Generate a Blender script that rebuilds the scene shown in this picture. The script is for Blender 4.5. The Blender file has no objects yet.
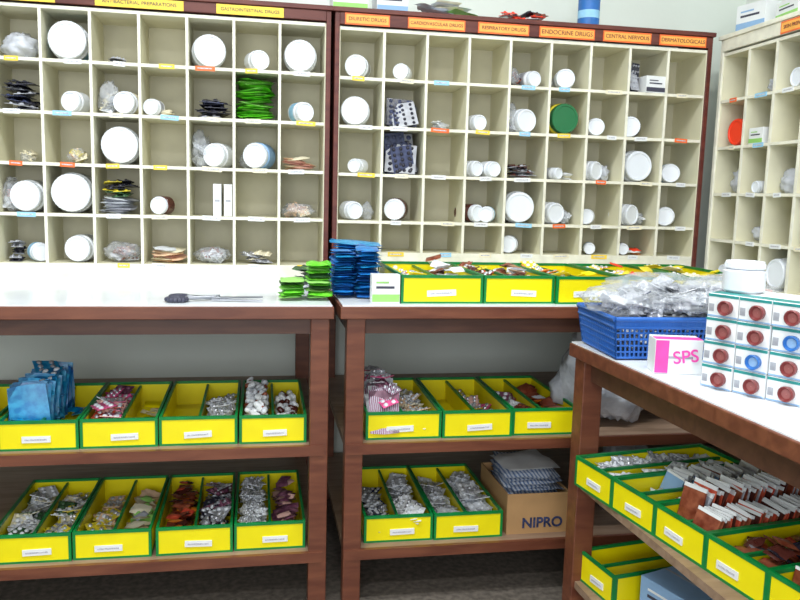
import bpy, math, random
from mathutils import Matrix, Vector, noise
random.seed(7)
R=random.random
def U(a,b): return a+(b-a)*R()
bpy.context.scene.view_settings.view_transform='Standard'

# ---------------------------------------------------------------- materials
def mat(name,col,rough=0.5,metal=0.0,var=0.08,scale=30,bump=0.0,alpha=1.0,trans=0.0,col2=None,spec=0.5,bscale=None):
    m=bpy.data.materials.new(name); m.use_nodes=True
    nt=m.node_tree; b=nt.nodes['Principled BSDF']
    tc=nt.nodes.new('ShaderNodeTexCoord')
    n=nt.nodes.new('ShaderNodeTexNoise'); n.inputs['Scale'].default_value=scale; n.inputs['Detail'].default_value=5
    nt.links.new(tc.outputs['Object'],n.inputs['Vector'])
    r=nt.nodes.new('ShaderNodeValToRGB')
    c1=[max(0,c*(1-var)) for c in col]; c2=[min(1,c*(1+var)) for c in col]
    if col2: c1=list(col); c2=list(col2)
    r.color_ramp.elements[0].color=(*c1,1); r.color_ramp.elements[1].color=(*c2,1)
    r.color_ramp.elements[0].position=0.35; r.color_ramp.elements[1].position=0.65
    nt.links.new(n.outputs['Fac'],r.inputs['Fac']); nt.links.new(r.outputs['Color'],b.inputs['Base Color'])
    b.inputs['Roughness'].default_value=rough; b.inputs['Metallic'].default_value=metal
    b.inputs['Specular IOR Level'].default_value=spec
    if alpha<1: b.inputs['Alpha'].default_value=alpha
    if bump>0:
        bp=nt.nodes.new('ShaderNodeBump'); bp.inputs['Strength'].default_value=bump; bp.inputs['Distance'].default_value=0.01
        n2=nt.nodes.new('ShaderNodeTexNoise'); n2.inputs['Scale'].default_value=bscale or scale*2; n2.inputs['Detail'].default_value=4
        nt.links.new(tc.outputs['Object'],n2.inputs['Vector'])
        nt.links.new(n2.outputs['Fac'],bp.inputs['Height']); nt.links.new(bp.outputs['Normal'],b.inputs['Normal'])
    return m
def wood(name,c1,c2,rough=0.45):
    m=bpy.data.materials.new(name); m.use_nodes=True
    nt=m.node_tree; b=nt.nodes['Principled BSDF']
    tc=nt.nodes.new('ShaderNodeTexCoord'); mp=nt.nodes.new('ShaderNodeMapping')
    mp.inputs['Scale'].default_value=(2,14,14)
    n=nt.nodes.new('ShaderNodeTexNoise'); n.inputs['Scale'].default_value=3; n.inputs['Detail'].default_value=8; n.inputs['Distortion'].default_value=0.6
    nt.links.new(tc.outputs['Object'],mp.inputs['Vector']); nt.links.new(mp.outputs['Vector'],n.inputs['Vector'])
    r=nt.nodes.new('ShaderNodeValToRGB'); r.color_ramp.elements[0].color=(*c1,1); r.color_ramp.elements[1].color=(*c2,1)
    r.color_ramp.elements[0].position=0.35; r.color_ramp.elements[1].position=0.7
    nt.links.new(n.outputs['Fac'],r.inputs['Fac']); nt.links.new(r.outputs['Color'],b.inputs['Base Color'])
    b.inputs['Roughness'].default_value=rough
    return m
M={}
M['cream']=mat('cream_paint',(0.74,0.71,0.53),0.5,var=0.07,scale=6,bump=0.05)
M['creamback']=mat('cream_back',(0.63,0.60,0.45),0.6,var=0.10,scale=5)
M['edge']=mat('shelf_edge_paint',(0.78,0.76,0.64),0.5,var=0.10,scale=20)
M['brown']=wood('red_brown_wood',(0.085,0.014,0.010),(0.14,0.032,0.020))
M['brown2']=wood('table_wood',(0.115,0.032,0.016),(0.19,0.062,0.030),0.4)
M['darkwood']=wood('dark_wood',(0.07,0.026,0.016),(0.11,0.045,0.026))
M['shelf']=wood('shelf_board',(0.22,0.14,0.09),(0.34,0.23,0.16),0.5)
M['lam']=mat('white_laminate',(0.80,0.84,0.88),0.15,var=0.05,scale=8)
M['yellow']=mat('yellow_card',(0.86,0.74,0.0),0.4,var=0.04,scale=12)
M['green']=mat('green_tape',(0.0,0.20,0.04),0.35,var=0.15,scale=20)
M['white']=mat('white_plastic',(0.72,0.75,0.80),0.35,var=0.02,scale=20)
M['cap']=mat('white_cap',(0.78,0.82,0.89),0.3,var=0.015,scale=20)
M['paper']=mat('white_paper',(0.77,0.79,0.80),0.6,var=0.04,scale=20)
M['ink']=mat('ink',(0.05,0.05,0.08),0.6,var=0.1)
M['pen']=mat('faded_writing',(0.36,0.36,0.42),0.6,scale=300,col2=(0.70,0.70,0.72))
M['amber']=mat('amber_plastic',(0.08,0.02,0.015),0.2,var=0.1)
M['black']=mat('black_foil',(0.025,0.025,0.04),0.25,var=0.3,scale=60)
M['navy']=mat('navy_foil',(0.04,0.05,0.11),0.25,var=0.4,scale=60)
M['silver']=mat('silver_foil',(0.62,0.63,0.68),0.3,metal=0.6,var=0.15,scale=60,bump=0.2)
M['grey']=mat('grey_foil',(0.35,0.36,0.40),0.35,var=0.2,scale=50)
M['pgreen']=mat('green_packet',(0.08,0.52,0.01),0.35,scale=70,col2=(0.22,0.70,0.06))
M['dgreen']=mat('dark_green_foil',(0.05,0.12,0.05),0.3,var=0.4,scale=60)
M['blue']=mat('blue_packet',(0.01,0.13,0.50),0.3,scale=60,col2=(0.03,0.32,0.75))
M['cyan']=mat('cyan_packet',(0.0,0.20,0.50),0.35,scale=60,col2=(0.04,0.40,0.70))
M['dcyan']=mat('deep_blue_packet',(0.0,0.10,0.30),0.3,scale=60,col2=(0.0,0.25,0.50))
M['bblue']=mat('blue_basket_plastic',(0.02,0.12,0.46),0.35,var=0.05)
M['pblue']=mat('pale_blue_label',(0.30,0.58,0.80),0.5,var=0.1)
M['pink']=mat('pink_foil',(0.75,0.10,0.28),0.35,var=0.2,scale=60)
M['ppink']=mat('pale_pink',(0.80,0.48,0.42),0.5,var=0.1,scale=40)
M['peach']=mat('peach_packet',(0.80,0.55,0.36),0.5,var=0.1,scale=40)
M['purple']=mat('purple_foil',(0.12,0.03,0.07),0.3,scale=50,col2=(0.28,0.12,0.18))
M['brn']=mat('brown_packet',(0.16,0.025,0.01),0.3,scale=50,col2=(0.34,0.10,0.05))
M['red']=mat('red_packet',(0.45,0.04,0.02),0.3,scale=50,col2=(0.65,0.12,0.06))
M['orange']=mat('orange_packet',(0.85,0.25,0.02),0.4,var=0.1)
M['redlid']=mat('red_lid',(0.95,0.06,0.02),0.35,var=0.03)
M['greenlid']=mat('green_lid',(0.02,0.16,0.06),0.35,var=0.05)
M['ybody']=mat('yellow_body',(0.75,0.62,0.04),0.4,var=0.05)
M['lblue']=mat('light_blue_plastic',(0.25,0.42,0.66),0.4,var=0.05)
M['ylab']=mat('yellow_label',(0.88,0.62,0.06),0.5,var=0.06)
M['olab']=mat('orange_label',(0.85,0.15,0.03),0.5,var=0.06)
M['olab2']=mat('amber_label',(0.90,0.42,0.08),0.5,var=0.06)
M['glab']=mat('green_label',(0.30,0.62,0.15),0.5,var=0.06)
M['cream_p']=mat('ivory_packet',(0.80,0.74,0.55),0.5,var=0.1,scale=40)
M['card']=mat('brown_cardboard',(0.42,0.24,0.10),0.7,var=0.06,scale=15)
M['steel']=mat('steel',(0.30,0.31,0.34),0.3,metal=0.8,var=0.1)
M['bag']=mat('clear_plastic_bag',(0.80,0.83,0.88),0.15,scale=25,col2=(0.55,0.58,0.63),bump=1.0,alpha=0.34,bscale=40)
M['wbag']=mat('white_plastic_bag',(0.55,0.58,0.66),0.25,scale=14,col2=(0.76,0.79,0.86),bump=0.9,alpha=0.75,bscale=30)
M['teal']=mat('teal_print',(0.02,0.25,0.24),0.4,var=0.1)
M['maroon']=mat('maroon_print',(0.19,0.03,0.03),0.4,var=0.1)
M['marooni']=mat('maroon_print_inner',(0.30,0.09,0.085),0.4,var=0.1)
M['discb']=mat('blue_print',(0.02,0.14,0.45),0.4,var=0.1)
M['magenta']=mat('magenta_print',(0.80,0.06,0.38),0.4,var=0.1)
M['wall']=mat('wall_paint',(0.70,0.75,0.69),0.6,var=0.04,scale=2,bump=0.04,bscale=60)
M['ceil']=mat('ceiling_paint',(0.8,0.8,0.78),0.7,var=0.03,scale=2)
M['floor']=mat('floor_terrazzo',(0.14,0.12,0.10),0.4,var=0.35,scale=60)
M['tube']=mat('tube_housing',(0.8,0.8,0.8),0.4)
def stripe(name,a,b,sc):
    m=bpy.data.materials.new(name); m.use_nodes=True; nt=m.node_tree; p=nt.nodes['Principled BSDF']
    tc=nt.nodes.new('ShaderNodeTexCoord'); w=nt.nodes.new('ShaderNodeTexWave'); w.inputs['Scale'].default_value=sc; w.inputs['Distortion'].default_value=2.5
    r=nt.nodes.new('ShaderNodeValToRGB'); r.color_ramp.interpolation='CONSTANT'
    r.color_ramp.elements[0].color=(*a,1); r.color_ramp.elements[1].color=(*b,1); r.color_ramp.elements[1].position=0.55
    nt.links.new(tc.outputs['Object'],w.inputs['Vector']); nt.links.new(w.outputs['Fac'],r.inputs['Fac']); nt.links.new(r.outputs['Color'],p.inputs['Base Color'])
    p.inputs['Roughness'].default_value=0.35
    return m
M['stripe']=stripe('striped_packet',(0.66,0.69,0.75),(0.16,0.24,0.42),28)
M['pstripe']=stripe('purple_striped_packet',(0.50,0.46,0.55),(0.22,0.03,0.10),60)
M['bstripe']=stripe('dark_striped_strip',(0.02,0.02,0.03),(0.16,0.17,0.22),60)

# ---------------------------------------------------------------- mesh builder
class B:
    def __init__(s): s.v=[];s.f=[];s.m=[];s.mats=[];s.sm=[]
    def mi(s,k):
        if k not in s.mats: s.mats.append(k)
        return s.mats.index(k)
    def add(s,vs,fs,k,T=None,smooth=False):
        o=len(s.v); T=T or Matrix()
        s.v+= [tuple(T@Vector(p)) for p in vs]
        i=s.mi(k)
        for f in fs: s.f.append([a+o for a in f]); s.m.append(i); s.sm.append(smooth)
    def box(s,x0,x1,y0,y1,z0,z1,k,T=None):
        vs=[(x0,y0,z0),(x1,y0,z0),(x1,y1,z0),(x0,y1,z0),(x0,y0,z1),(x1,y0,z1),(x1,y1,z1),(x0,y1,z1)]
        s.add(vs,[(0,3,2,1),(4,5,6,7),(0,1,5,4),(1,2,6,5),(2,3,7,6),(3,0,4,7)],k,T)
    def lathe(s,prof,k,T=None,n=28,kmap=None):
        for a in range(len(prof)-1):
            (r0,z0),(r1,z1)=prof[a][:2],prof[a+1][:2]
            kk=prof[a][2] if len(prof[a])>2 else k
            vs=[];fs=[]
            for i in range(n):
                c,q=math.cos(2*math.pi*i/n),math.sin(2*math.pi*i/n)
                vs.append((r0*c,r0*q,z0)); vs.append((r1*c,r1*q,z1))
            for i in range(n):
                j=(i+1)%n; fs.append((2*i,2*j,2*j+1,2*i+1))
            flat = abs(z1-z0)<1e-6
            s.add(vs,fs,kk,T,smooth=not flat)
    def tube(s,p0,p1,r,k,n=8):
        p0=Vector(p0);p1=Vector(p1);d=p1-p0
        T=Matrix.Translation(p0)@d.to_track_quat('Z','Y').to_matrix().to_4x4()
        s.lathe([(0.0001,0),(r,0),(r,d.length),(0.0001,d.length)],k,T,n)
    def pouch(s,w,l,h,k,T,seed=None,crump=0.15,nx=6,ny=6):
        sd=U(0,100) if seed is None else seed
        top=[];fs=[]
        for sgn in (1,-1):
            for j in range(ny+1):
                for i in range(nx+1):
                    a=i/nx*2-1;b=j/ny*2-1
                    e=max(0,(1-a**4))*max(0,(1-b**4))
                    nn=noise.noise(Vector((a*1.7+sd,b*1.7,sd*0.3)))
                    z=sgn*h/2*(e**0.5)*(1+crump*2*nn)
                    top.append((a*w/2*(1-0.05*abs(b)),b*l/2*(1-0.05*abs(a)),z+crump*h*nn))
        N=(nx+1)*(ny+1)
        for j in range(ny):
            for i in range(nx):
                a=j*(nx+1)+i
                fs.append((a,a+1,a+nx+2,a+nx+1)); fs.append((N+a,N+a+nx+1,N+a+nx+2,N+a+1))
        s.add(top,fs,k,T,smooth=True)
    def blister(s,w,l,k,kb,T,nx=2,ny=4):
        t=0.0008
        s.box(-w/2,w/2,-l/2,l/2,-t,t,k,T)
        for i in range(nx):
            for j in range(ny):
                cx=(i+.5)/nx*w-w/2; cy=(j+.5)/ny*l-l/2; r=min(w/nx,l/ny)*0.36
                vs=[];n=7
                for q in range(n): vs.append((cx+r*math.cos(6.283*q/n),cy+r*math.sin(6.283*q/n),t))
                for q in range(n): vs.append((cx+.6*r*math.cos(6.283*q/n),cy+.6*r*math.sin(6.283*q/n),t+0.0045))
                fs=[(q,(q+1)%n,n+(q+1)%n,n+q) for q in range(n)]+[tuple(n+q for q in range(n))]
                s.add(vs,fs,kb,T,smooth=True)
    def capsule(s,r,L,k,T,n=8):
        s.lathe([(.0005,-L/2),(r*.7,-L/2+r*.3),(r,-L/2+r),(r,L/2-r),(r*.7,L/2-r*.3),(.0005,L/2)],k,T,n)
    def out(s,name,parent=None,bevel=0):
        me=bpy.data.meshes.new(name); me.from_pydata(s.v,[],s.f); me.update()
        for k in s.mats: me.materials.append(M[k])
        me.polygons.foreach_set('material_index',s.m); me.polygons.foreach_set('use_smooth',s.sm)
        ob=bpy.data.objects.new(name,me); bpy.context.scene.collection.objects.link(ob)
        if parent: ob.parent=parent
        if bevel:
            bm=ob.modifiers.new('bevel','BEVEL'); bm.width=bevel; bm.segments=2; bm.limit_method='ANGLE'
        return ob
def empty(name):
    e=bpy.data.objects.new(name,None); bpy.context.scene.collection.objects.link(e); return e
def place(ob,loc,rz=0.0):
    ob.location=loc; ob.rotation_euler=(0,0,rz); return ob
def TR(x,y,z,rx=0,ry=0,rz=0):
    return Matrix.Translation((x,y,z))@Matrix.Rotation(rz,4,'Z')@Matrix.Rotation(ry,4,'Y')@Matrix.Rotation(rx,4,'X')
def text(name,s,size,T,k,parent,ext=0.0004,bold=0.0):
    c=bpy.data.curves.new(name,'FONT'); c.body=s; c.size=size; c.align_x='CENTER'; c.align_y='CENTER'; c.extrude=ext; c.offset=bold
    o=bpy.data.objects.new(name+'_tmp',c); bpy.context.scene.collection.objects.link(o)
    bpy.context.view_layer.update()
    me=bpy.data.meshes.new_from_object(o.evaluated_get(bpy.context.evaluated_depsgraph_get()))
    bpy.data.objects.remove(o); me.transform(T); me.materials.clear(); me.materials.append(M[k])
    ob=bpy.data.objects.new(name,me); bpy.context.scene.collection.objects.link(ob); ob.parent=parent
    return ob
FACE=Matrix.Rotation(math.pi/2,4,'X')

# ---------------------------------------------------------------- room
YB=2.72; XW=1.77
b=B(); b.box(-2.6,XW+.1,-1.8,YB+.1,-0.1,0,'floor'); b.out('floor')
b=B(); b.box(-2.6,XW+.1,YB,YB+.1,0,2.7,'wall'); b.out('wall_back')
b=B(); b.box(XW,XW+.1,-1.8,YB,0,2.7,'wall'); b.out('wall_right')
b=B(); b.box(-2.7,-2.6,-1.8,YB+.1,0,2.7,'wall'); b.out('wall_left')
b=B(); b.box(-2.7,XW+.1,-1.8,YB+.1,2.7,2.8,'ceil'); b.out('ceiling')
b=B(); b.box(-2.6,XW,YB-.012,YB,0,.09,'grey'); b.out('baseboard_back')

# ---------------------------------------------------------------- pigeonhole units
CW=0.138; DEP=0.20
def unit(name,ncol,zs,labels,rail=0.045,base=0.0,labcol='olab',incol='olab2',textcol='maroon',fk='brown'):
    e=empty(name); t=0.018; W=ncol*CW+2*t
    zb,zt=zs[0],zs[-1]
    b=B()
    b.box(0,t-.003,-.004,DEP,zb-base,zt+rail,fk); b.box(W-t+.003,W,-.004,DEP,zb-base,zt+rail,fk)
    b.box(-.006,W+.006,-.012,DEP,zt+rail,zt+rail+.014,fk)
    b.box(t-.003,W-t+.003,-.006,.012,zt+.006,zt+rail,fk)
    b.out('frame',e,bevel=.0015)
    b=B()
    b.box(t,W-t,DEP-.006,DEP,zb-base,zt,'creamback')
    b.box(t-.003,t,.002,DEP,zb-base,zt,'cream'); b.box(W-t,W-t+.003,.002,DEP,zb-base,zt,'cream')
    for i,z in enumerate(zs):
        b.box(t,W-t,.003,DEP-.006,z-.009,z,'cream'); b.box(t,W-t,0,.003,z-.0092,z+.0002,'edge')
    for i in range(1,ncol):
        x=t+i*CW
        b.box(x-.004,x+.004,.004,DEP-.0062,zb,zt-.009,'cream'); b.box(x-.0042,x+.0042,-.0005,.004,zb,zt,'edge')
    if base>0: b.box(t,W-t,0,.015,zb-base,zb-.0095,'edge')
    b.out('pigeonholes',e)
    b=B()
    for z in zs[:-1]:
        for i in range(ncol):
            if R()<.12: continue
            cx=t+(i+.5)*CW+U(-.02,.02); w=U(.016,.03)
            k=random.choice(['paper','paper','ylab','ylab','pblue','cream_p','olab','paper','cream_p'])
            T=TR(cx,0,z-.0045,ry=U(-.05,.05))
            b.box(-w,w,-.0015,0,-.0075,.0065,k,T)
            b.box(-w*.75,w*.7,-.002,-.0015,-.002,.0015,'pen',T)
    b.out('price_tags',e)
    b=B(); 
    for (cx,w,s) in labels: b.box(cx-w/2,cx+w/2,-.009,-.006,zt+.006,zt+rail-.003,labcol); b.box(cx-w/2+.004,cx+w/2-.004,-.0095,-.009,zt+.0105,zt+rail-.0075,incol)
    b.out('header_labels',e)
    for (cx,w,s) in labels:
        text('header_text',s,min(.020,w/len(s)*1.5),Matrix.Translation((cx,-.0101,zt+rail/2+.0015))@FACE,textcol,e)
    return e,W
YC=2.5
zL=[.843+.15*i for i in range(6)]
zR=[.888,.99,1.14,1.289,1.438,1.587]
zW=[.815,.955,1.11,1.265,1.42,1.575]
LX1=.224; nL=10; WL=nL*CW+.036; LX0=LX1-WL
eL,_=unit('pigeonhole_cabinet',nL,zL,[(WL-.245,.20,'GASTROINTESTINAL DRUGS'),(WL-.565,.25,'ANTIBACTERIAL PREPARATIONS'),(WL-.90,.20,'ANTHELMINTICS'),(WL-1.2,.2,'ANTISEPTICS')],base=.043,rail=.037,labcol='ylab',incol='ylab',textcol='ink')
eL.location=(LX0,YC,0)
RX0=.236
eR,WR=unit('pigeonhole_cabinet',9,zR,[(.10,.14,'DIURETIC DRUGS'),(.32,.185,'CARDIOVASCULAR DRUGS'),(.54,.17,'RESPIRATORY DRUGS'),(.755,.19,'ENDOCRINE DRUGS'),(.965,.17,'CENTRAL NERVOUS'),(1.165,.17,'DERMATOLOGICALS')],base=.088,rail=.043)
eR.location=(RX0,YC,0)
XR=1.548
eW,WW=unit('pigeonhole_cabinet',9,zW,[(.40,.17,'SKIN PREPARATIONS'),(.7,.2,'EYE AND EAR DROPS')],base=.015,fk='edge')
eW.location=(XR,YC-.005,0); eW.rotation_euler=(0,0,-math.pi/2)

# ---------------------------------------------------------------- tables
def table(name,x0,x1,y0,y1,zt,shelves,overhang=.03,legs_x=None,lw=.046):
    e=empty(name)
    b=B(); b.box(x0,x1,y0,y1,zt-.034,zt-.003,'brown2'); b.out('top',e,bevel=.002)
    b=B(); b.box(x0+.006,x1-.004,y0+.008,y1,zt-.003,zt,'lam'); b.out('laminate',e)
    b=B(); b.box(x0+overhang,x1-overhang,y0+overhang,y0+overhang+.02,zt-.075,zt-.034,'darkwood')
    b.box(x0+overhang,x1-overhang,y1-.05,y1-.03,zt-.085,zt-.034,'darkwood')
    b.box(x0+overhang,x0+overhang+.02,y0+overhang+.02,y1-.05,zt-.085,zt-.034,'darkwood')
    b.box(x1-overhang-.02,x1-overhang,y0+overhang+.02,y1-.05,zt-.085,zt-.034,'darkwood')
    b.out('apron',e)
    b=B()
    for lx in (legs_x or (x0+.012,x1-.012-lw)):
        for ly in (y0+.012,y1-.012-lw): b.box(lx,lx+lw,ly,ly+lw,0,zt-.034,'brown2')
    b.out('legs',e,bevel=.002)
    b=B()
    for z in shelves:
        b.box(x0+.02,x1-.02,y0+.02,y1-.02,z-.018,z,'shelf'); b.box(x0+.02,x1-.02,y0+.008,y0+.02,z-.026,z+.001,'brown2')
    b.out('shelves',e)
    return e
ZT=.80; S1=.44; S2=.155
table('work_table',-1.32,.188,1.90,YB-.015,ZT,[S1,S2],legs_x=(-1.3,.132))
table('work_table',.204,1.755,1.90,YB-.015,ZT,[S1,S2],legs_x=(.222,1.69))
PH=math.radians(2.5)
ZS=.733; SL=.145
sd=table('side_work_table',0,.93,-1.35,0,ZS,[.40,SL],lw=.05)
sd.location=(.748,1.76,0); sd.rotation_euler=(0,0,PH)
# ---------------------------------------------------------------- bins
def bin_(x,y,z,w,L=.38,h=.072,rz=0.0,div=True):
    b=B(); t=.003; g=.0016
    b.box(-w/2,w/2,0,L,0,t,'yellow')
    b.box(-w/2,w/2,0,t,t,h,'yellow'); b.box(-w/2,w/2,L-t,L,t,h,'yellow')
    b.box(-w/2,-w/2+t,t,L-t,t,h,'yellow'); b.box(w/2-t,w/2,t,L-t,t,h,'yellow')
    if div: b.box(-t/2,t/2,t,L-t,t,h*.86,'yellow'); b.box(-t/2-g,t/2+g,t,L-t,h*.86-.005,h*.86+g,'green')
    e=.006
    for (a0,a1,c0,c1) in ((-w/2-g,w/2+g,-g,t+g),(-w/2-g,w/2+g,L-t-g,L+g),(-w/2-g,-w/2+t+g,t+g,L-t-g),(w/2-t-g,w/2+g,t+g,L-t-g)):
        b.box(a0,a1,c0,c1,h-e,h+g,'green')
    b.box(-w/2-g,w/2+g,-g,0,0,.005,'green')
    for sx in (-1,1):
        xx=sx*w/2; b.box(min(xx,xx-sx*.005)-(g if sx<0 else 0),max(xx,xx-sx*.005)+(g if sx>0 else 0),-g,0,.005,h-e,'green')
        xs=sorted((xx,xx+sx*g)); b.box(xs[0],xs[1],0,.01,.007,h-e,'green'); b.box(xs[0],xs[1],0,L,0,.007,'green'); b.box(xs[0],xs[1],L-.01,L,.007,h-e,'green')
    lw=w*.18; lc=U(-.02,.02)
    T=TR(lc,0,h*.38,ry=U(-.05,.05))
    b.box(-lw,lw,-g-.0008,-.0002,-h*.11,h*.11,'paper',T); b.box(-lw*.8,lw*.75,-g-.0012,-g-.0008,-h*.035,h*.02,'pen',T)
    ob=b.out('storage_bin'); place(ob,(x,y,z),rz); return ob
def contents(name,bx,by,bz,w,L,rz,slots):
    b=B()
    for (sd_,y0,y1,style,ms,n,hh,sz) in slots:
        if sd_==-2: a0,a1=-w/2+.006,.012
        elif sd_<0: a0,a1=-w/2+.006,-.005
        elif sd_>0: a0,a1=.005,w/2-.006
        else: a0,a1=-w/2+.006,w/2-.006
        sw=a1-a0
        for i in range(n):
            f=(i+.5)/n; k=random.choice(ms)
            if style=='stack':
                pw=min(sz,sw*.96); hl=hh*U(.82,1)
                T=TR((a0+a1)/2+U(-1,1)*(sw-pw)/2*.9,y0+(y1-y0)*f,.006+hl*.47,rx=math.radians(90-U(8,30)),ry=U(-.12,.12),rz=U(-.2,.2))
                b.pouch(pw,hl*.94,min(.006,(y1-y0)/n*.8),k,T,crump=.3,nx=4,ny=4)
            elif style=='cards':
                pw=min(sz,sw*.96); hl=hh*U(.85,1)
                T=TR((a0+a1)/2+U(-1,1)*(sw-pw)/2*.9,y0+(y1-y0)*f,.004+hl*.48,rx=math.radians(90-U(12,24)),ry=U(-.08,.08),rz=U(-.1,.1))
                b.box(-pw/2,pw/2,-hl*.47,hl*.47,-.0016,.0016,k,T)
                b.box(-pw/2-.0002,pw/2+.0002,hl*.40,hl*.472,-.0018,.0018,'paper',T)
            elif style=='pills':
                z=.010+U(0,1)*max(.002,hh*(1-.5*abs(2*f-1)**2)-.01)
                q=TR(U(a0+.012,a1-.012),y0+(y1-y0)*R(),z,rx=math.pi/2*U(.5,1),rz=U(0,6))
                b.capsule(U(.006,.009),U(.018,.028),k,q,8)
            else:
                s=min(sz,sw*.95)*U(.65,1)
                env=hh*(1-.5*abs(2*f-1)**2)
                z=.008+U(0,1)*max(.002,env-.01)
                rzz=U(-.7,.7)
                m=.5*s*(abs(math.cos(rzz))+abs(math.sin(rzz))*.6)
                m=min(m,sw/2)
                cx=U(a0+m,a1-m) if a1-a0>2*m else (a0+a1)/2
                if m>=sw/2-.001: s=sw*.78; rzz*=.3
                T=TR(cx,y0+(y1-y0)*R(),z,rx=U(-.45,.45),ry=U(-.3,.3),rz=rzz)
                if style=='blister': b.blister(s,s*1.2 if s*1.3<.08 else s,k,random.choice(['silver','white','silver',k]),T,2,3)
                else: b.pouch(s,s*.8,.006,k,T,crump=.3,nx=4,ny=4)
    ob=b.out(name); place(ob,(bx,by,bz+.003),rz); return ob

BY=1.945
def binrow(edges,z,specs,y=BY,L=.38,h=.072,name='medicine_packets'):
    for (x0,x1),sp in zip(edges,specs):
        w=x1-x0-.006; cx=(x0+x1)/2
        bin_(cx,y+U(-.004,.006),z,w,L,h,rz=U(-.012,.012))
        if sp: contents(name,cx,y,z,w,L,0,sp)
binrow([(-.815,-.62),(-.612,-.424),(-.424,-.239),(-.239,-.046),(-.044,.127)],S1,[None,
 [(-2,.06,.34,'stack',['cyan','blue','cyan','dcyan'],34,.150,.12),(-2,.04,.3,'blister',['cyan','dcyan'],20,.15,.09),(1,.1,.3,'pouch',['dcyan','cyan'],8,.03,.05)],
 [(-1,.05,.32,'blister',['pink','pink','ppink','white','purple','pink','red'],110,.085,.055),(1,.2,.34,'pouch',['yellow','cream_p'],8,.02,.06)],
 [(1,.10,.32,'blister',['white','paper','silver','white'],60,.055,.05)],
 [(-1,.04,.34,'pills',['white','paper','white','brn','paper'],420,.085,.05),(1,.05,.33,'pills',['white','paper','amber','white'],200,.055,.05)]])
binrow([(-.64,-.448),(-.448,-.258),(-.250,-.058),(-.057,.127)],S2,[
 [(-1,.03,.34,'blister',['white','paper','paper','cream_p','dgreen','white'],80,.06,.05),(1,.03,.34,'blister',['white','cream_p','ybody','dgreen','paper'],70,.055,.05)],
 [(-1,.05,.3,'blister',['cream_p','ybody','peach'],34,.04,.055),(1,.05,.32,'pouch',['peach','cream_p','cream_p','grey','glab'],40,.05,.055)],
 [(-1,.03,.34,'pouch',['brn','red','orange','amber','brn'],110,.07,.04),(1,.03,.34,'blister',['purple','silver','grey','purple','black','ppink'],90,.07,.05)],
 [(-1,.03,.34,'blister',['white','paper','white','paper'],120,.075,.036),(1,.03,.34,'pouch',['purple','purple','ppink','purple'],110,.07,.038)]])
binrow([(.278,.482),(.482,.676),(.676,.866)],S1,[
 [(-1,.02,.22,'stack',['pstripe','grey','pstripe','purple','paper'],32,.14,.08),(-1,.03,.26,'blister',['pstripe','purple','silver','pink','grey'],70,.15,.05),(1,.03,.32,'blister',['peach','white','cream_p','paper'],60,.055,.05)],
 [(1,.08,.3,'blister',['ppink','pink','ybody','paper'],34,.04,.05)],
 [(-1,.05,.3,'blister',['paper','purple','brn'],40,.045,.05),(1,.03,.3,'pouch',['brn','orange','brn','white','red'],60,.065,.05)]])
binrow([(.280,.469),(.469,.664)],S2,[
 [(-1,.03,.3,'blister',['grey','silver','navy'],34,.045,.05),(1,.03,.34,'blister',['white','paper','white','paper'],90,.065,.05)],
 [(-1,.05,.34,'blister',['white','white','paper'],70,.05,.05),(1,.03,.34,'blister',['white','paper','white'],90,.07,.05)]])
binrow([(.361,.580),(.580,.776),(.776,.972),(.972,1.168),(1.168,1.364)],ZT,[
 [(-1,.1,.35,'blister',['orange','ybody','yellow','yellow'],26,.08,.055),(1,.06,.36,'pouch',['white','paper','silver','white','brn'],60,.09,.055)],
 [(-1,.06,.35,'blister',['brn','red','orange','amber','ybody'],50,.075,.055),(1,.06,.36,'pouch',['brn','grey','white','peach'],60,.085,.055)],
 [(-1,.06,.35,'blister',['ybody','yellow','orange'],34,.075,.05),(1,.06,.35,'pouch',['ybody','redlid','yellow','yellow'],30,.075,.045)],
 [(-1,.06,.35,'blister',['ybody','orange','cream_p'],34,.08,.05),(1,.06,.35,'pouch',['peach','redlid','ybody'],30,.08,.045)],
 [(-1,.06,.35,'blister',['ybody','cream_p'],34,.08,.05),(1,.06,.35,'pouch',['peach','ybody','yellow'],30,.08,.045)]],y=1.94,L=.40)
ang=math.radians(-90+9)
def sbin(i,z,sp,w=.146,L=.36,h=.07,start=(.750,1.685),step=.1485,name='medicine_packets'):
    d=Vector((math.sin(math.radians(9)),-math.cos(math.radians(9))))
    c=Vector(start)+d*(step*(i+.5))
    bin_(c.x,c.y,z,w,L,h,rz=ang)
    if sp: contents(name,c.x,c.y,z,w,L,ang,sp)
sbin(0,.40,[(-1,.04,.34,'blister',['white','silver','paper','grey'],80,.065,.05),(1,.04,.34,'blister',['white','silver','paper'],80,.06,.05)])
sbin(1,.40,[(-1,.12,.34,'cards',['brn','paper','lblue','white','silver'],22,.085,.064),(-1,.03,.14,'blister',['paper','silver','brn'],18,.04,.05),(1,.04,.34,'blister',['white','silver','lblue','brn'],60,.05,.05)])
sbin(2,.40,[(-1,.05,.35,'cards',['brn','brn','amber','red','grey'],38,.12,.064),(1,.02,.34,'cards',['brn','brn','red','amber'],38,.095,.064)])
sbin(3,.40,[(-1,.04,.34,'pouch',['brn','red','silver','brn','amber'],80,.06,.045),(1,.04,.34,'pouch',['brn','amber','black','brn','red'],110,.09,.05)])
sbin(4,.40,[(-1,.04,.32,'cards',['brn','amber','red'],26,.085,.065),(1,.04,.32,'pouch',['brn','amber','red'],60,.08,.05)])
sbin(0,SL,[(1,.1,.3,'blister',['white','silver'],20,.03,.06)],start=(.785,1.715),h=.075)

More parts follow.
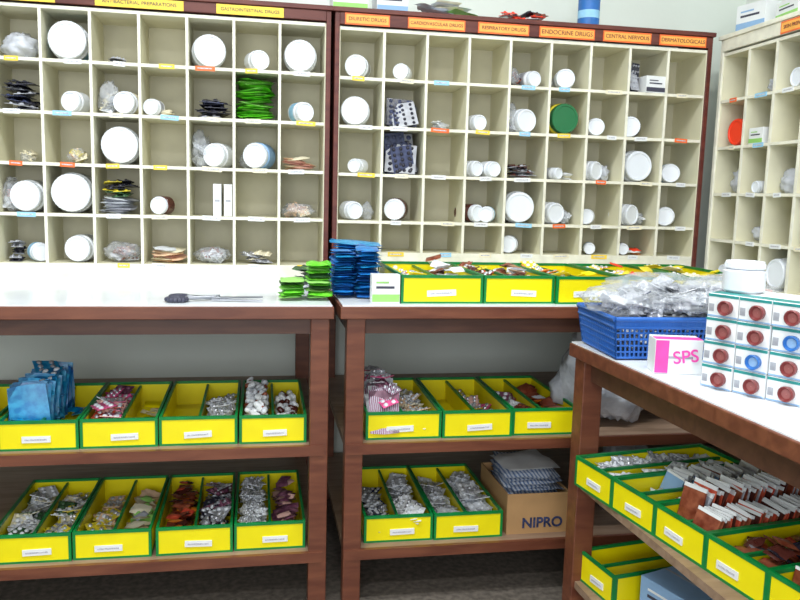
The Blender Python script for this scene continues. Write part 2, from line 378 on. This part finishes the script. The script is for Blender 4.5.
# ---------------------------------------------------------------- jars
def jar(T,r,h=None,body='white',cap='cap',name='medicine_jar',label=None):
    h=h or r*2.1
    b=B(); lb=label or body
    prof=[(.0005,0,body),(r*.88,0,body),(r,.004,body),(r,h*.16,lb),(r,h*.58,body),(r,h*.68,body),(r*.86,h*.74,body),(r*.80,h*.76,body),
          (r*.80,h*.765,cap),(r*.93,h*.765,cap),(r*.93,h*.78,cap),(r*.93,h-.004,cap),(r*.89,h,cap),(r*.78,h,cap),(r*.755,h-.0025,cap),(.0005,h-.0025,cap)]
    b.lathe(prof,body,Matrix(),28)
    n=28
    for i in range(n):
        a=6.2832*i/n; Tt=Matrix.Rotation(a,4,'Z')@Matrix.Translation((r*.93,0,0))
        b.box(-.0004,.0008,-.0009,.0009,h*.79,h-.005,cap,Tt)
    ob=b.out(name); ob.matrix_world=T; return ob
def lying(x,y,z,r,h,facing='Y',yaw=0.0):
    base=Matrix.Rotation(math.pi/2,4,'X')
    rot=Matrix.Rotation(yaw,4,'Z')
    if facing=='X': rot=Matrix.Rotation(-math.pi/2+yaw,4,'Z')
    return Matrix.Translation((x,y,z+r))@rot@base
def cellL(c,f=.5): return LX0+.018+(c+3+f)*CW
def cellR(c,f=.5): return RX0+.018+(c+f)*CW
LABS=[None,None,None,'cream_p','pblue','paper','grey']
def jcell(x0,z0,r,f,**k):
    h=min(k.pop('h',r*2.0),.15)
    room=(CW-.012)/2-r
    lim=max(0.02,min(.55,room*2/(h+.001)*.8))
    yaw=U(.4,1)*lim*random.choice((-1,1))
    x=x0+min(max(f*CW,r+.007),CW-r-.007)
    yd=.012
    dx=math.sin(yaw)*h/2; dy=math.cos(yaw)*h/2
    k.setdefault('label',random.choice(LABS))
    jar(lying(x-dx,YC+yd+h/2+dy+r*abs(math.sin(yaw)),z0+.0006,r,h,yaw=yaw),r,h,**k)
def jL(c,row,r,f=.5,**k): jcell(cellL(c,0),zL[row],r,f,**k)
def jR(c,row,r,f=.5,**k): jcell(cellR(c,0),zR[row],r,f,**k)
px=1/322*1.04
for c,row,rp,f in [(1,4,18,.5),(4,4,16,.42),(5,4,10,.5),(6,4,16,.48),(1,3,10,.6),(2,3,11,.72),(3,3,8,.25),(6,3,10,.5),
  (2,2,18,.55),(4,2,12,.65),(0,1,15,.72),(1,1,19,.5),(0,0,9,.85),(1,0,13,.65),(-1,3,15,.5),(-1,1,12,.5),(-2,2,14,.5),(-1,0,14,.4)]:
    jL(c,row,rp*px,f)
jL(5,2,13*px,.55,label='lblue',body='lblue',cap='cap'); jL(3,1,9*px,.4,body='amber',label='amber')
px=1/308*1.04
for c,row,rp,f in [(0,4,11,.45),(1,4,8,.5),(4,4,8,.6),(5,4,10,.5),(0,3,14,.42),(3,3,8,.3),(4,3,12,.45),(6,3,9,.35),
  (0,2,7,.5),(3,2,8,.22),(3,2,8,.7),(5,2,6,.3),(6,2,10,.3),(7,2,16,.4),(8,2,10,.45),(0,1,9,.35),(4,1,16,.45),(5,1,11,.25),(6,1,8,.3),(7,1,11,.22),(8,1,10,.45),
  (4,0,9,.3),(7,0,6,.3),(6,0,6,.4)]:
    jR(c,row,rp*px,f,h=(.07 if rp<8.5 else rp*px*2.1))
jR(1,1,11*px,.45,body='amber',label='amber',h=.10); jR(3,1,9*px,.2,body='amber',label='amber',h=.09); jR(3,1,8*px,.68,body='white')
jR(5,3,15.5*px,.45,body='ybody',label='ybody',cap='greenlid'); jR(7,3,11*px,.3,body='black',label='black')
def jW(k,row,r,f=.5,h=None,**kw):
    h=min(h or r*2,.15)
    y=YC-.005-.018-(k+f)*CW
    jar(lying(XR+.012+h,y,zW[row]+.0006,r,h,'X',yaw=U(-.1,.1)),r,h,**kw)
jW(0,3,.046,.55,cap='redlid',body='redlid'); jW(2,4,.03,.6,body='lblue'); jW(2,0,.05,.5,label='lblue'); jW(0,0,.028,.5); jW(3,3,.04); jW(3,1,.04); jW(1,2,.02,.5)

# soft / flat items in cells
def packs(x,y,z,w,d,hh,ms,n,style='pouch',sz=.07,name='medicine_packets',mess=1.0):
    b=B()
    for i in range(n):
        k=random.choice(ms); f=i/max(1,n-1)
        s=min(sz,w)*U(.85,1)
        T=TR(x+U(-1,1)*(w-s)/2,y+d/2+U(-1,1)*max(0,(d-s*1.0))/2,z+.006+f*(hh-.008),rx=U(-.12,.2)*mess,ry=U(-.14,.14)*mess,rz=U(-.4,.4)*mess)
        if style=='pouch': b.pouch(s,s*.85,.009,k,T,crump=.35,nx=5,ny=4)
        else: b.blister(s*.8,s,k,k,T,2,4)
    return b.out(name)
def upright(x,y,z,w,hh,ms,n,dstep=.006,name='medicine_strips'):
    b=B()
    for i in range(n):
        hi=hh*U(.65,1); wi=w*U(.5,.8)
        rz_=U(-.3,.3)
        T=TR(x+U(-1,1)*(w-wi)/2*.8,y+.02+i*dstep,z+hi/2+.004,rx=math.radians(90-U(4,22)),ry=U(-.22,.22),rz=rz_)
        b.blister(wi,hi,random.choice(ms),random.choice(ms),T,3,5)
    return b.out(name)
def bag(x,y,z,w,d,h,k='bag',name='plastic_bag',seed=None,fill=None,nf=16):
    b=B(); sd=seed if seed is not None else U(0,50); n=32;m=20;vs=[];fs=[]
    for j in range(m+1):
        th=math.pi*j/m
        for i in range(n):
            ph=6.2832*i/n
            p=Vector((math.sin(th)*math.cos(ph),math.sin(th)*math.sin(ph),math.cos(th)))
            rr=1+.30*noise.noise(p*1.8+Vector((sd,0,0)))+.30*abs(noise.noise(p*4+Vector((0,sd,0))))+.14*noise.noise(p*10+Vector((0,sd,3)))
            q=p*rr*.82; vs.append((q.x*w/2,q.y*d/2,max(0,(q.z*.95+.8)*h/1.8)))
    for j in range(m):
        for i in range(n):
            a=j*n+i;c=j*n+(i+1)%n; fs.append((a,c,c+n,a+n))
    b.add(vs,fs,k,TR(x,y,z+.001),smooth=True)
    if fill:
        for i in range(nf):
            s=min(w,d,.06)*.5
            T=TR(x+U(-.22,.22)*w,y+U(-.22,.22)*d,z+.012+U(0,.45)*h,rx=U(-.8,.8),ry=U(-.8,.8),rz=U(0,3))
            if R()<.5: b.blister(s,s*1.2,random.choice(fill),random.choice(fill),T,2,3)
            else: b.pouch(s,s,.008,random.choice(fill),T,crump=.3,nx=3,ny=3)
    return b.out(name)
bag(cellL(0,.48),YC+.08,zL[4],.11,.12,.085,'wbag',fill=['white','paper']) 
packs(cellL(0),YC+.02,zL[3],.11,.1,.085,['navy','black','grey'],16,'blister',.085,'blister_packs')
packs(cellL(2,.5),YC+.03,zL[4],.07,.06,.02,['black','grey'],4,'blister',.045,'blister_packs')
packs(cellL(4),YC+.02,zL[3],.12,.1,.06,['black','navy','black','grey'],12,'blister',.09,'blister_packs')
packs(cellL(5,.45),YC+.02,zL[3],.125,.12,.13,['pgreen','pgreen','pgreen','glab'],24,'pouch',.115,mess=1.3)
bag(cellL(2,.3),YC+.06,zL[3],.07,.08,.11,'bag',fill=['cream_p','white']); bag(cellL(4,.25),YC+.08,zL[2],.07,.09,.12,'bag',fill=['white','paper'],nf=10)
bag(cellL(1,.6),YC+.06,zL[2],.06,.07,.05,'bag',fill=['ybody','cream_p','peach'])
packs(cellL(6),YC+.02,zL[2],.12,.1,.04,['ppink','peach','ppink','cream_p'],9,'pouch',.08)
bag(cellL(0,.2),YC+.07,zL[1],.06,.09,.11,'bag',fill=['ppink','white'])
packs(cellL(2,.5),YC+.02,zL[1],.12,.1,.05,['silver','white','silver'],10,'pouch',.095)
packs(cellL(2,.5),YC+.03,zL[1]+.052,.12,.08,.05,['dgreen','dgreen','black','ybody'],10,'blister',.07,'blister_packs')
bag(cellL(6,.45),YC+.07,zL[1],.12,.11,.05,'bag',fill=['peach','cream_p','peach'],nf=24)
packs(cellL(0,.28),YC+.03,zL[0],.05,.08,.06,['black','grey'],8,'blister',.045,'blister_packs')
bag(cellL(2,.5),YC+.07,zL[0],.12,.11,.07,'bag',fill=['brn','peach','white'],nf=24)
packs(cellL(3,.5),YC+.02,zL[0],.12,.1,.045,['cream_p','white','peach','ppink'],10,'pouch',.08)
bag(cellL(4,.5),YC+.07,zL[0],.125,.11,.055,'bag',fill=['white','paper','brn'],nf=24)
packs(cellL(5,.5),YC+.02,zL[0],.11,.1,.035,['grey','cream_p','silver'],8,'blister',.07,'blister_packs')
packs(cellL(3,.5),YC+.02,zL[3],.05,.06,.02,['peach','cream_p'],3,'pouch',.045)
bag(cellL(5,.3),YC+.1,zL[2],.06,.06,.06,'bag')
bag(cellL(0,.5),YC+.1,zL[2],.05,.06,.035,'bag',fill=['cream_p'])
def carton(x,y,z,w,d,h,k='paper',stripe=None,rz=0,name='medicine_box',tx=None):
    e=empty(name); b=B(); b.box(-w/2,w/2,0,d,0,h,k); b.out('carton',e,bevel=.001)
    b=B()
    if stripe:
        b.box(-w/2+.001,w/2-.001,-.0006,-.0001,h*.06,h*.32,stripe); b.box(-w*.35,w*.3,-.0006,-.0001,h*.52,h*.6,'ink')
        b.box(-w*.35,w*.1,-.0006,-.0001,h*.70,h*.76,stripe)
    else: b.box(-w*.3,w*.3,-.0006,-.0001,h*.45,h*.52,'grey')
    b.box(-w/2+.002,w/2-.002,d*.48,d*.52,h+.0002,h+.0006,'grey')
    b.out('print',e)
    e.location=(x,y,z+.0005); e.rotation_euler=(0,0,rz); return e
carton(cellL(4,.62),YC+.02,zL[1],.025,.08,.10); carton(cellL(4,.86),YC+.02,zL[1],.025,.08,.10)
upright(cellR(1,.5),YC+.01,zR[3],.12,.095,['black','grey','black','navy'],16)
upright(cellR(1,.5),YC+.01,zR[2],.125,.135,['black','navy','black','grey'],20)
packs(cellR(4,.5),YC+.02,zR[2],.12,.1,.045,['black','grey','amber'],10,'blister',.09,'blister_packs')
bag(cellR(4,.2),YC+.07,zR[3],.06,.09,.11,'bag',fill=['white','grey']); bag(cellR(4,.2),YC+.07,zR[4],.06,.08,.07,'bag',fill=['black','grey','brn'])
carton(cellR(7,.72),YC+.0,zR[4],.075,.12,.055,'paper','ink',rz=.1)
upright(cellR(7,.2),YC+.005,zR[4],.055,.11,['black','grey','navy'],7)
bag(cellR(6,.75),YC+.09,zR[2],.05,.06,.06,'wbag'); packs(cellR(5,.7),YC+.03,zR[2],.04,.05,.02,['cream_p','white'],3,'pouch',.04)
packs(cellR(7,.65),YC+.03,zR[0],.06,.06,.02,['orange','redlid','paper'],3,'pouch',.05)
bag(cellR(5,.75),YC+.08,zR[1],.05,.06,.05,'bag',fill=['white']); bag(cellR(0,.75),YC+.08,zR[1],.05,.06,.06,'bag'); bag(cellR(5,.15),YC+.09,zR[4],.05,.06,.05,'bag')
bag(cellR(7,.75),YC+.09,zR[1],.06,.06,.05,'bag',fill=['white','paper']); bag(cellR(2,.5),YC+.09,zR[3],.06,.06,.03,'bag',fill=['white','paper'],nf=6)
def yW(k,f): return YC-.023-(k+f)*CW
carton(XR-.0,yW(1,.5),zW[3],.07,.09,.05,'paper','glab',rz=-math.pi/2)
bag(XR+.07,yW(0,.5),zW[2],.10,.09,.09,'wbag'); bag(XR+.07,yW(1,.5),zW[1],.10,.09,.06,'wbag'); bag(XR+.07,yW(2,.3),zW[2],.09,.09,.08,'wbag')
bag(XR+.08,yW(1,.5),zW[4],.09,.09,.06,'wbag')

# ---------------------------------------------------------------- things on top of cabinets
zt=zR[-1]+.043+.014
carton(.285,YC+.02,zt,.11,.12,.06,'paper','glab'); carton(.42,YC+.03,zt,.10,.12,.07,'paper','lblue')
packs(.60,YC+.02,zt,.20,.12,.05,['paper','glab','cream_p','white'],14,'pouch',.10)
packs(.86,YC+.02,zt,.17,.1,.035,['brn','redlid','black','paper'],12,'blister',.07,'blister_packs')
b=B(); r=.036
b.lathe([(.0005,0,'discb'),(r*.95,0,'discb'),(r,.005,'discb'),(r,.03,'pblue'),(r,.055,'discb'),(r,.10,'discb'),(r*.55,.118,'discb'),(r*.4,.122,'cap'),(r*.5,.123,'cap'),(r*.5,.145,'cap'),(.0005,.147,'cap')],'discb')
ob=b.out('medicine_bottle'); ob.location=(1.09,YC+.06,zt)
ztw=zW[-1]+.059
carton(XR+.02,2.38,ztw,.12,.12,.085,'paper','lblue',rz=-math.pi/2+.2); carton(XR+.02,2.2,ztw,.12,.12,.055,'paper','glab',rz=-math.pi/2-.1)
carton(XR+.03,2.03,ztw,.10,.12,.07,'paper','olab',rz=-math.pi/2)

# ---------------------------------------------------------------- table top items
def neat(x,y,z,w,d,hh,ms,n,name,crump=.25):
    b=B()
    for i in range(n):
        f=(i+.5)/n
        T=TR(x+U(-.006,.006),y+d/2+U(-.010,.010),z+f*hh,rx=U(-.06,.06),ry=U(-.06,.06),rz=U(-.12,.12))
        b.pouch(w*U(.88,1),d*U(.88,1),hh/n*1.25,random.choice(ms),T,crump=crump,nx=6,ny=4)
    return b.out(name)
neat(.087,1.97,ZT+.005,.064,.09,.05,['pgreen','pgreen','glab','pgreen','dgreen'],7,'green_packet_stack')
neat(.158,1.985,ZT+.005,.066,.09,.092,['pgreen','pgreen','glab','pgreen','dgreen'],12,'green_packet_stack')
neat(.228,2.03,ZT+.005,.062,.12,.120,['blue','blue','cyan','discb'],20,'blue_packet_stack')
neat(.292,2.02,ZT+.005,.062,.12,.128,['blue','blue','cyan','discb'],21,'blue_packet_stack')
neat(.353,2.37,ZT+.005,.062,.09,.115,['blue','blue','cyan','discb'],19,'blue_packet_stack') if False else None
neat(.285,2.2,ZT+.005,.15,.12,.132,['blue','blue','cyan','discb'],20,'blue_packet_stack')
carton(.322,1.935,ZT,.072,.035,.074,'paper','glab')
packs(.15,2.2,ZT,.14,.12,.06,['grey','dgreen','white'],10,'pouch',.08)
b=B(); z=ZT+.004
def ring(cx,cy,rx_,ry_,tr,k):
    n=18
    for i in range(n):
        a=6.2832*i/n;c=6.2832*(i+1)/n
        b.tube((cx+rx_*math.cos(a),cy+ry_*math.sin(a),z+tr),(cx+rx_*math.cos(c),cy+ry_*math.sin(c),z+tr),tr,k)
ring(-.022,.024,.022,.019,.006,'ink'); ring(-.022,-.024,.024,.020,.006,'ink')
b.tube((-.002,.016,z+.008),(.08,-.004,z+.006),.005,'steel'); b.tube((-.002,-.016,z+.008),(.08,.004,z+.010),.005,'steel')
def blade(y0,y1,zz):
    vs=[(.06,y0-.009,zz),(.06,y0+.009,zz),(.185,y1+.002,zz),(.185,y1-.002,zz)]
    vs+=[(p[0],p[1],zz+.004) for p in vs]
    b.add(vs,[(0,3,2,1),(4,5,6,7),(0,1,5,4),(1,2,6,5),(2,3,7,6),(3,0,4,7)],'steel')
blade(0,-.018,z+.001); blade(0,.018,z+.0055)
b.lathe([(.005,0),(.005,.014),(.0005,.015)],'steel',TR(.075,0,z),10)
o=b.out('scissors'); place(o,(-.17,1.985,-.003),math.radians(-3))

# ---------------------------------------------------------------- side table items
def tapered_basket(name,cx,cy,z,w,d,h,rz):
    b=B(); tp=.012
    b.box(-w/2,w/2,-d/2,d/2,0,.003,'bblue')
    def wall(x0,y0,x1,y1,nx_,ny_):
        L=math.hypot(x1-x0,y1-y0); n=int(L/.010)
        def pt(f,g):
            o=tp*g/h; return Vector((x0+(x1-x0)*f+nx_*o+(x1-x0)/L*o*(2*f-1), y0+(y1-y0)*f+ny_*o+(y1-y0)/L*o*(2*f-1), g))
        for i in range(n+1): b.tube(pt(i/n,.001),pt(i/n,h),.0026,'bblue',6)
        for g,r_ in ((.003,.003),(.18*h,.0024),(.34*h,.0024),(.5*h,.003),(.66*h,.0024),(.80*h,.0045),(h,.006)):
            b.tube(pt(0,g),pt(1,g),r_,'bblue',8)
        a=[pt(0,.80*h),pt(1,.80*h),pt(1,h),pt(0,h)]; off=Vector((nx_,ny_,0))*.002
        vs=[tuple(p-off) for p in a]+[tuple(p+off) for p in a]
        b.add(vs,[(0,1,2,3),(7,6,5,4),(0,4,5,1),(3,2,6,7)],'bblue')
    wall(-w/2,-d/2,w/2,-d/2,0,-1); wall(w/2,-d/2,w/2,d/2,1,0); wall(w/2,d/2,-w/2,d/2,0,1); wall(-w/2,d/2,-w/2,-d/2,-1,0)
    o=b.out(name); place(o,(cx,cy,z+.003),rz); return o
BX,BYY=.935,1.635
tapered_basket('plastic_basket',BX,BYY,ZS,.33,.20,.088,math.radians(-3))
b=B()
for i in range(330):
    u=U(-1,1);v=U(-1,1)
    hz=.02+R()*(.125*(1-.35*u*u-.3*v*v))
    k=random.choice(['silver','silver','grey','white','navy','silver','grey'])
    T=TR(u*.13*(1+.22*(hz>.1)),v*.07*(1+.3*(hz>.1)),hz,rx=U(-.6,.6),ry=U(-.6,.6),rz=U(-1.5,1.5))
    b.blister(.036,.065,k,random.choice(['silver','white','grey']),T,2,4)
o=b.out('blister_packs'); place(o,(BX,BYY,ZS+.012),math.radians(-3))
bag(.815,1.63,ZS+.088,.22,.19,.070,'bag',fill=['silver','white','grey'],nf=26); bag(.92,1.70,ZS+.105,.24,.18,.075,'bag',fill=['silver','white','grey'],nf=26); bag(1.04,1.62,ZS+.10,.22,.19,.080,'bag',fill=['silver','white','navy'],nf=30)
bag(1.13,1.70,ZS+.09,.22,.17,.09,'bag',fill=['silver','grey'],nf=26)
bag(1.21,1.62,ZS,.17,.17,.14,'bag',fill=['silver','grey','white'],nf=40); bag(.95,1.56,ZS+.098,.22,.12,.055,'bag',fill=['silver','white'],nf=24)
e=carton(.83,1.405,ZS,.094,.055,.070,'paper',None,rz=math.radians(-14),name='medicine_box')
text('box_text','SPS',.036,Matrix.Translation((.014,-.0012,.035))@Matrix.Rotation(math.radians(-8),4,'Y')@FACE,'magenta',e,bold=.0004)
b=B(); b.box(-.046,-.020,-.001,-.0004,.002,.068,'magenta'); b.box(-.046,.046,.001,.03,.0702,.0708,'magenta'); b.out('panel',e)
sa=math.atan2(-.893,.4545)
for si in range(3):
    for lv in range(4):
        e=empty('ampoule_box'); w,d,h=.0615,.13,.0435
        b=B(); b.box(-w/2+.0005,w/2-.0005,0,d,0,h,'paper'); b.out('carton',e,bevel=.0012)
        b=B(); b.box(-w/2+.001,w/2-.001,-.0008,-.0001,h-.006,h-.001,'teal'); b.box(-w/2+.001,w/2-.001,.004,d*.3,h+.0001,h+.0005,'teal')
        b.box(-w/2+.003,-w/2+.013,-.0008,-.0001,.010,.024,'grey'); b.box(-w/2+.001,w/2-.001,-.0008,-.0001,.001,.0035,'lblue')
        b.box(-w/2-.0003,-w/2,.01,d-.01,h*.6,h*.85,'teal')
        c1,c2=('discb','lblue') if (si,lv) in ((2,2),(1,1)) else ('maroon','marooni')
        T=TR(.008,-.0001,h*.44,rx=math.pi/2)
        b.lathe([(.0125,0,c1),(.0138,.010,c1),(.012,.012,c1),(.0085,.0065,c2),(.0003,.006,c2)],c1,T,20)
        b.out('print',e)
        dx=Vector((.4545,-.893)); c=Vector((.828,1.318))+dx*(.0625*(si+.5))
        j=Vector((.893,.4545))*U(-.003,.003)
        e.location=(c.x+j.x,c.y+j.y,ZS+.0006+lv*(h+.0008)); e.rotation_euler=(0,0,sa+U(-.03,.03))
top=ZS+4*.0443+.001
jar(Matrix.Translation((.905,1.325,top)),.038,.058,body='white')
for si in range(2):
    for lv in range(3):
        c=Vector((.828,1.318))+Vector((.4545,-.893))*(.07*(si+1.2))+Vector((.893,.4545))*.15
        carton(c.x,c.y,ZS+lv*.0455,.066,.1,.044,'paper','lblue',rz=sa)

# ---------------------------------------------------------------- lower storage
e=empty('cardboard_carton'); b=B(); cw,cd,ch=.182,.26,.115; t=.003
b.box(-cw/2,cw/2,0,cd,0,t,'card'); b.box(-cw/2,cw/2,0,t,t,ch,'card'); b.box(-cw/2,cw/2,cd-t,cd,t,ch,'card'); b.box(-cw/2,-cw/2+t,t,cd-t,t,ch,'card'); b.box(cw/2-t,cw/2,t,cd-t,t,ch,'card')
b.out('box',e)
text('box_text','NIPRO',.040,Matrix.Translation((.012,-.001,.030))@FACE,'navy',e,bold=.0012)
e.location=(.768,1.955,S2)
neat(.768,1.975,S2+.06,.166,.20,.110,['stripe','paper','stripe','stripe'],10,'striped_packets',crump=.5)
bag(1.00,2.06,S1,.34,.26,.30,'wbag','white_plastic_bag'); bag(1.27,2.1,S1,.26,.24,.24,'wbag','white_plastic_bag')
bag(1.1,2.1,S2,.25,.25,.22,'wbag','white_plastic_bag')
carton(.885,1.475,SL,.15,.15,.088,'lblue','paper',rz=math.radians(-72))
# ---------------------------------------------------------------- lights
def tube_light(x,y,z,L,rz,power,col=(0.95,0.98,1.0)):
    e=empty('fluorescent_light')
    b=B(); b.box(-L/2,L/2,-.05,.05,.012,.05,'tube'); b.out('housing',e)
    e.location=(x,y,z); e.rotation_euler=(0,0,rz)
    l=bpy.data.lights.new('tube_lamp','AREA'); l.shape='RECTANGLE'; l.size=L; l.size_y=.08; l.energy=power; l.color=col
    o=bpy.data.objects.new('tube_lamp',l); bpy.context.scene.collection.objects.link(o); o.parent=e
tube_light(-.6,1.3,2.62,1.2,0,34); tube_light(.8,1.0,2.62,1.2,0,30); tube_light(-.2,-.4,2.62,1.2,0,26)
l=bpy.data.lights.new('camera_side_fill','AREA'); l.shape='RECTANGLE'; l.size=1.8; l.size_y=1.4; l.energy=48; l.color=(.94,.97,1)  # added fill lamp, unseen behind the camera, brightens fronts and under-table shelves
o=bpy.data.objects.new('camera_side_fill',l); bpy.context.scene.collection.objects.link(o); o.location=(-.4,-1.6,1.3); o.rotation_euler=(math.radians(88),0,0)
w=bpy.data.worlds.new('World'); bpy.context.scene.world=w; w.use_nodes=True
w.node_tree.nodes['Background'].inputs[0].default_value=(.85,.92,1,1); w.node_tree.nodes['Background'].inputs[1].default_value=.6

# ---------------------------------------------------------------- camera
cam=bpy.data.cameras.new('camera'); co=bpy.data.objects.new('camera',cam); bpy.context.scene.collection.objects.link(co)
cam.sensor_width=36; cam.lens=36*780/800; cam.clip_start=.05
Rm=Matrix.Rotation(math.radians(-10.5),4,'Z')@Matrix.Rotation(math.radians(90-7.67),4,'X')@Matrix.Rotation(.027,4,'Z')
co.matrix_world=Matrix.Translation((0,0,1.075))@Rm
bpy.context.scene.camera=co
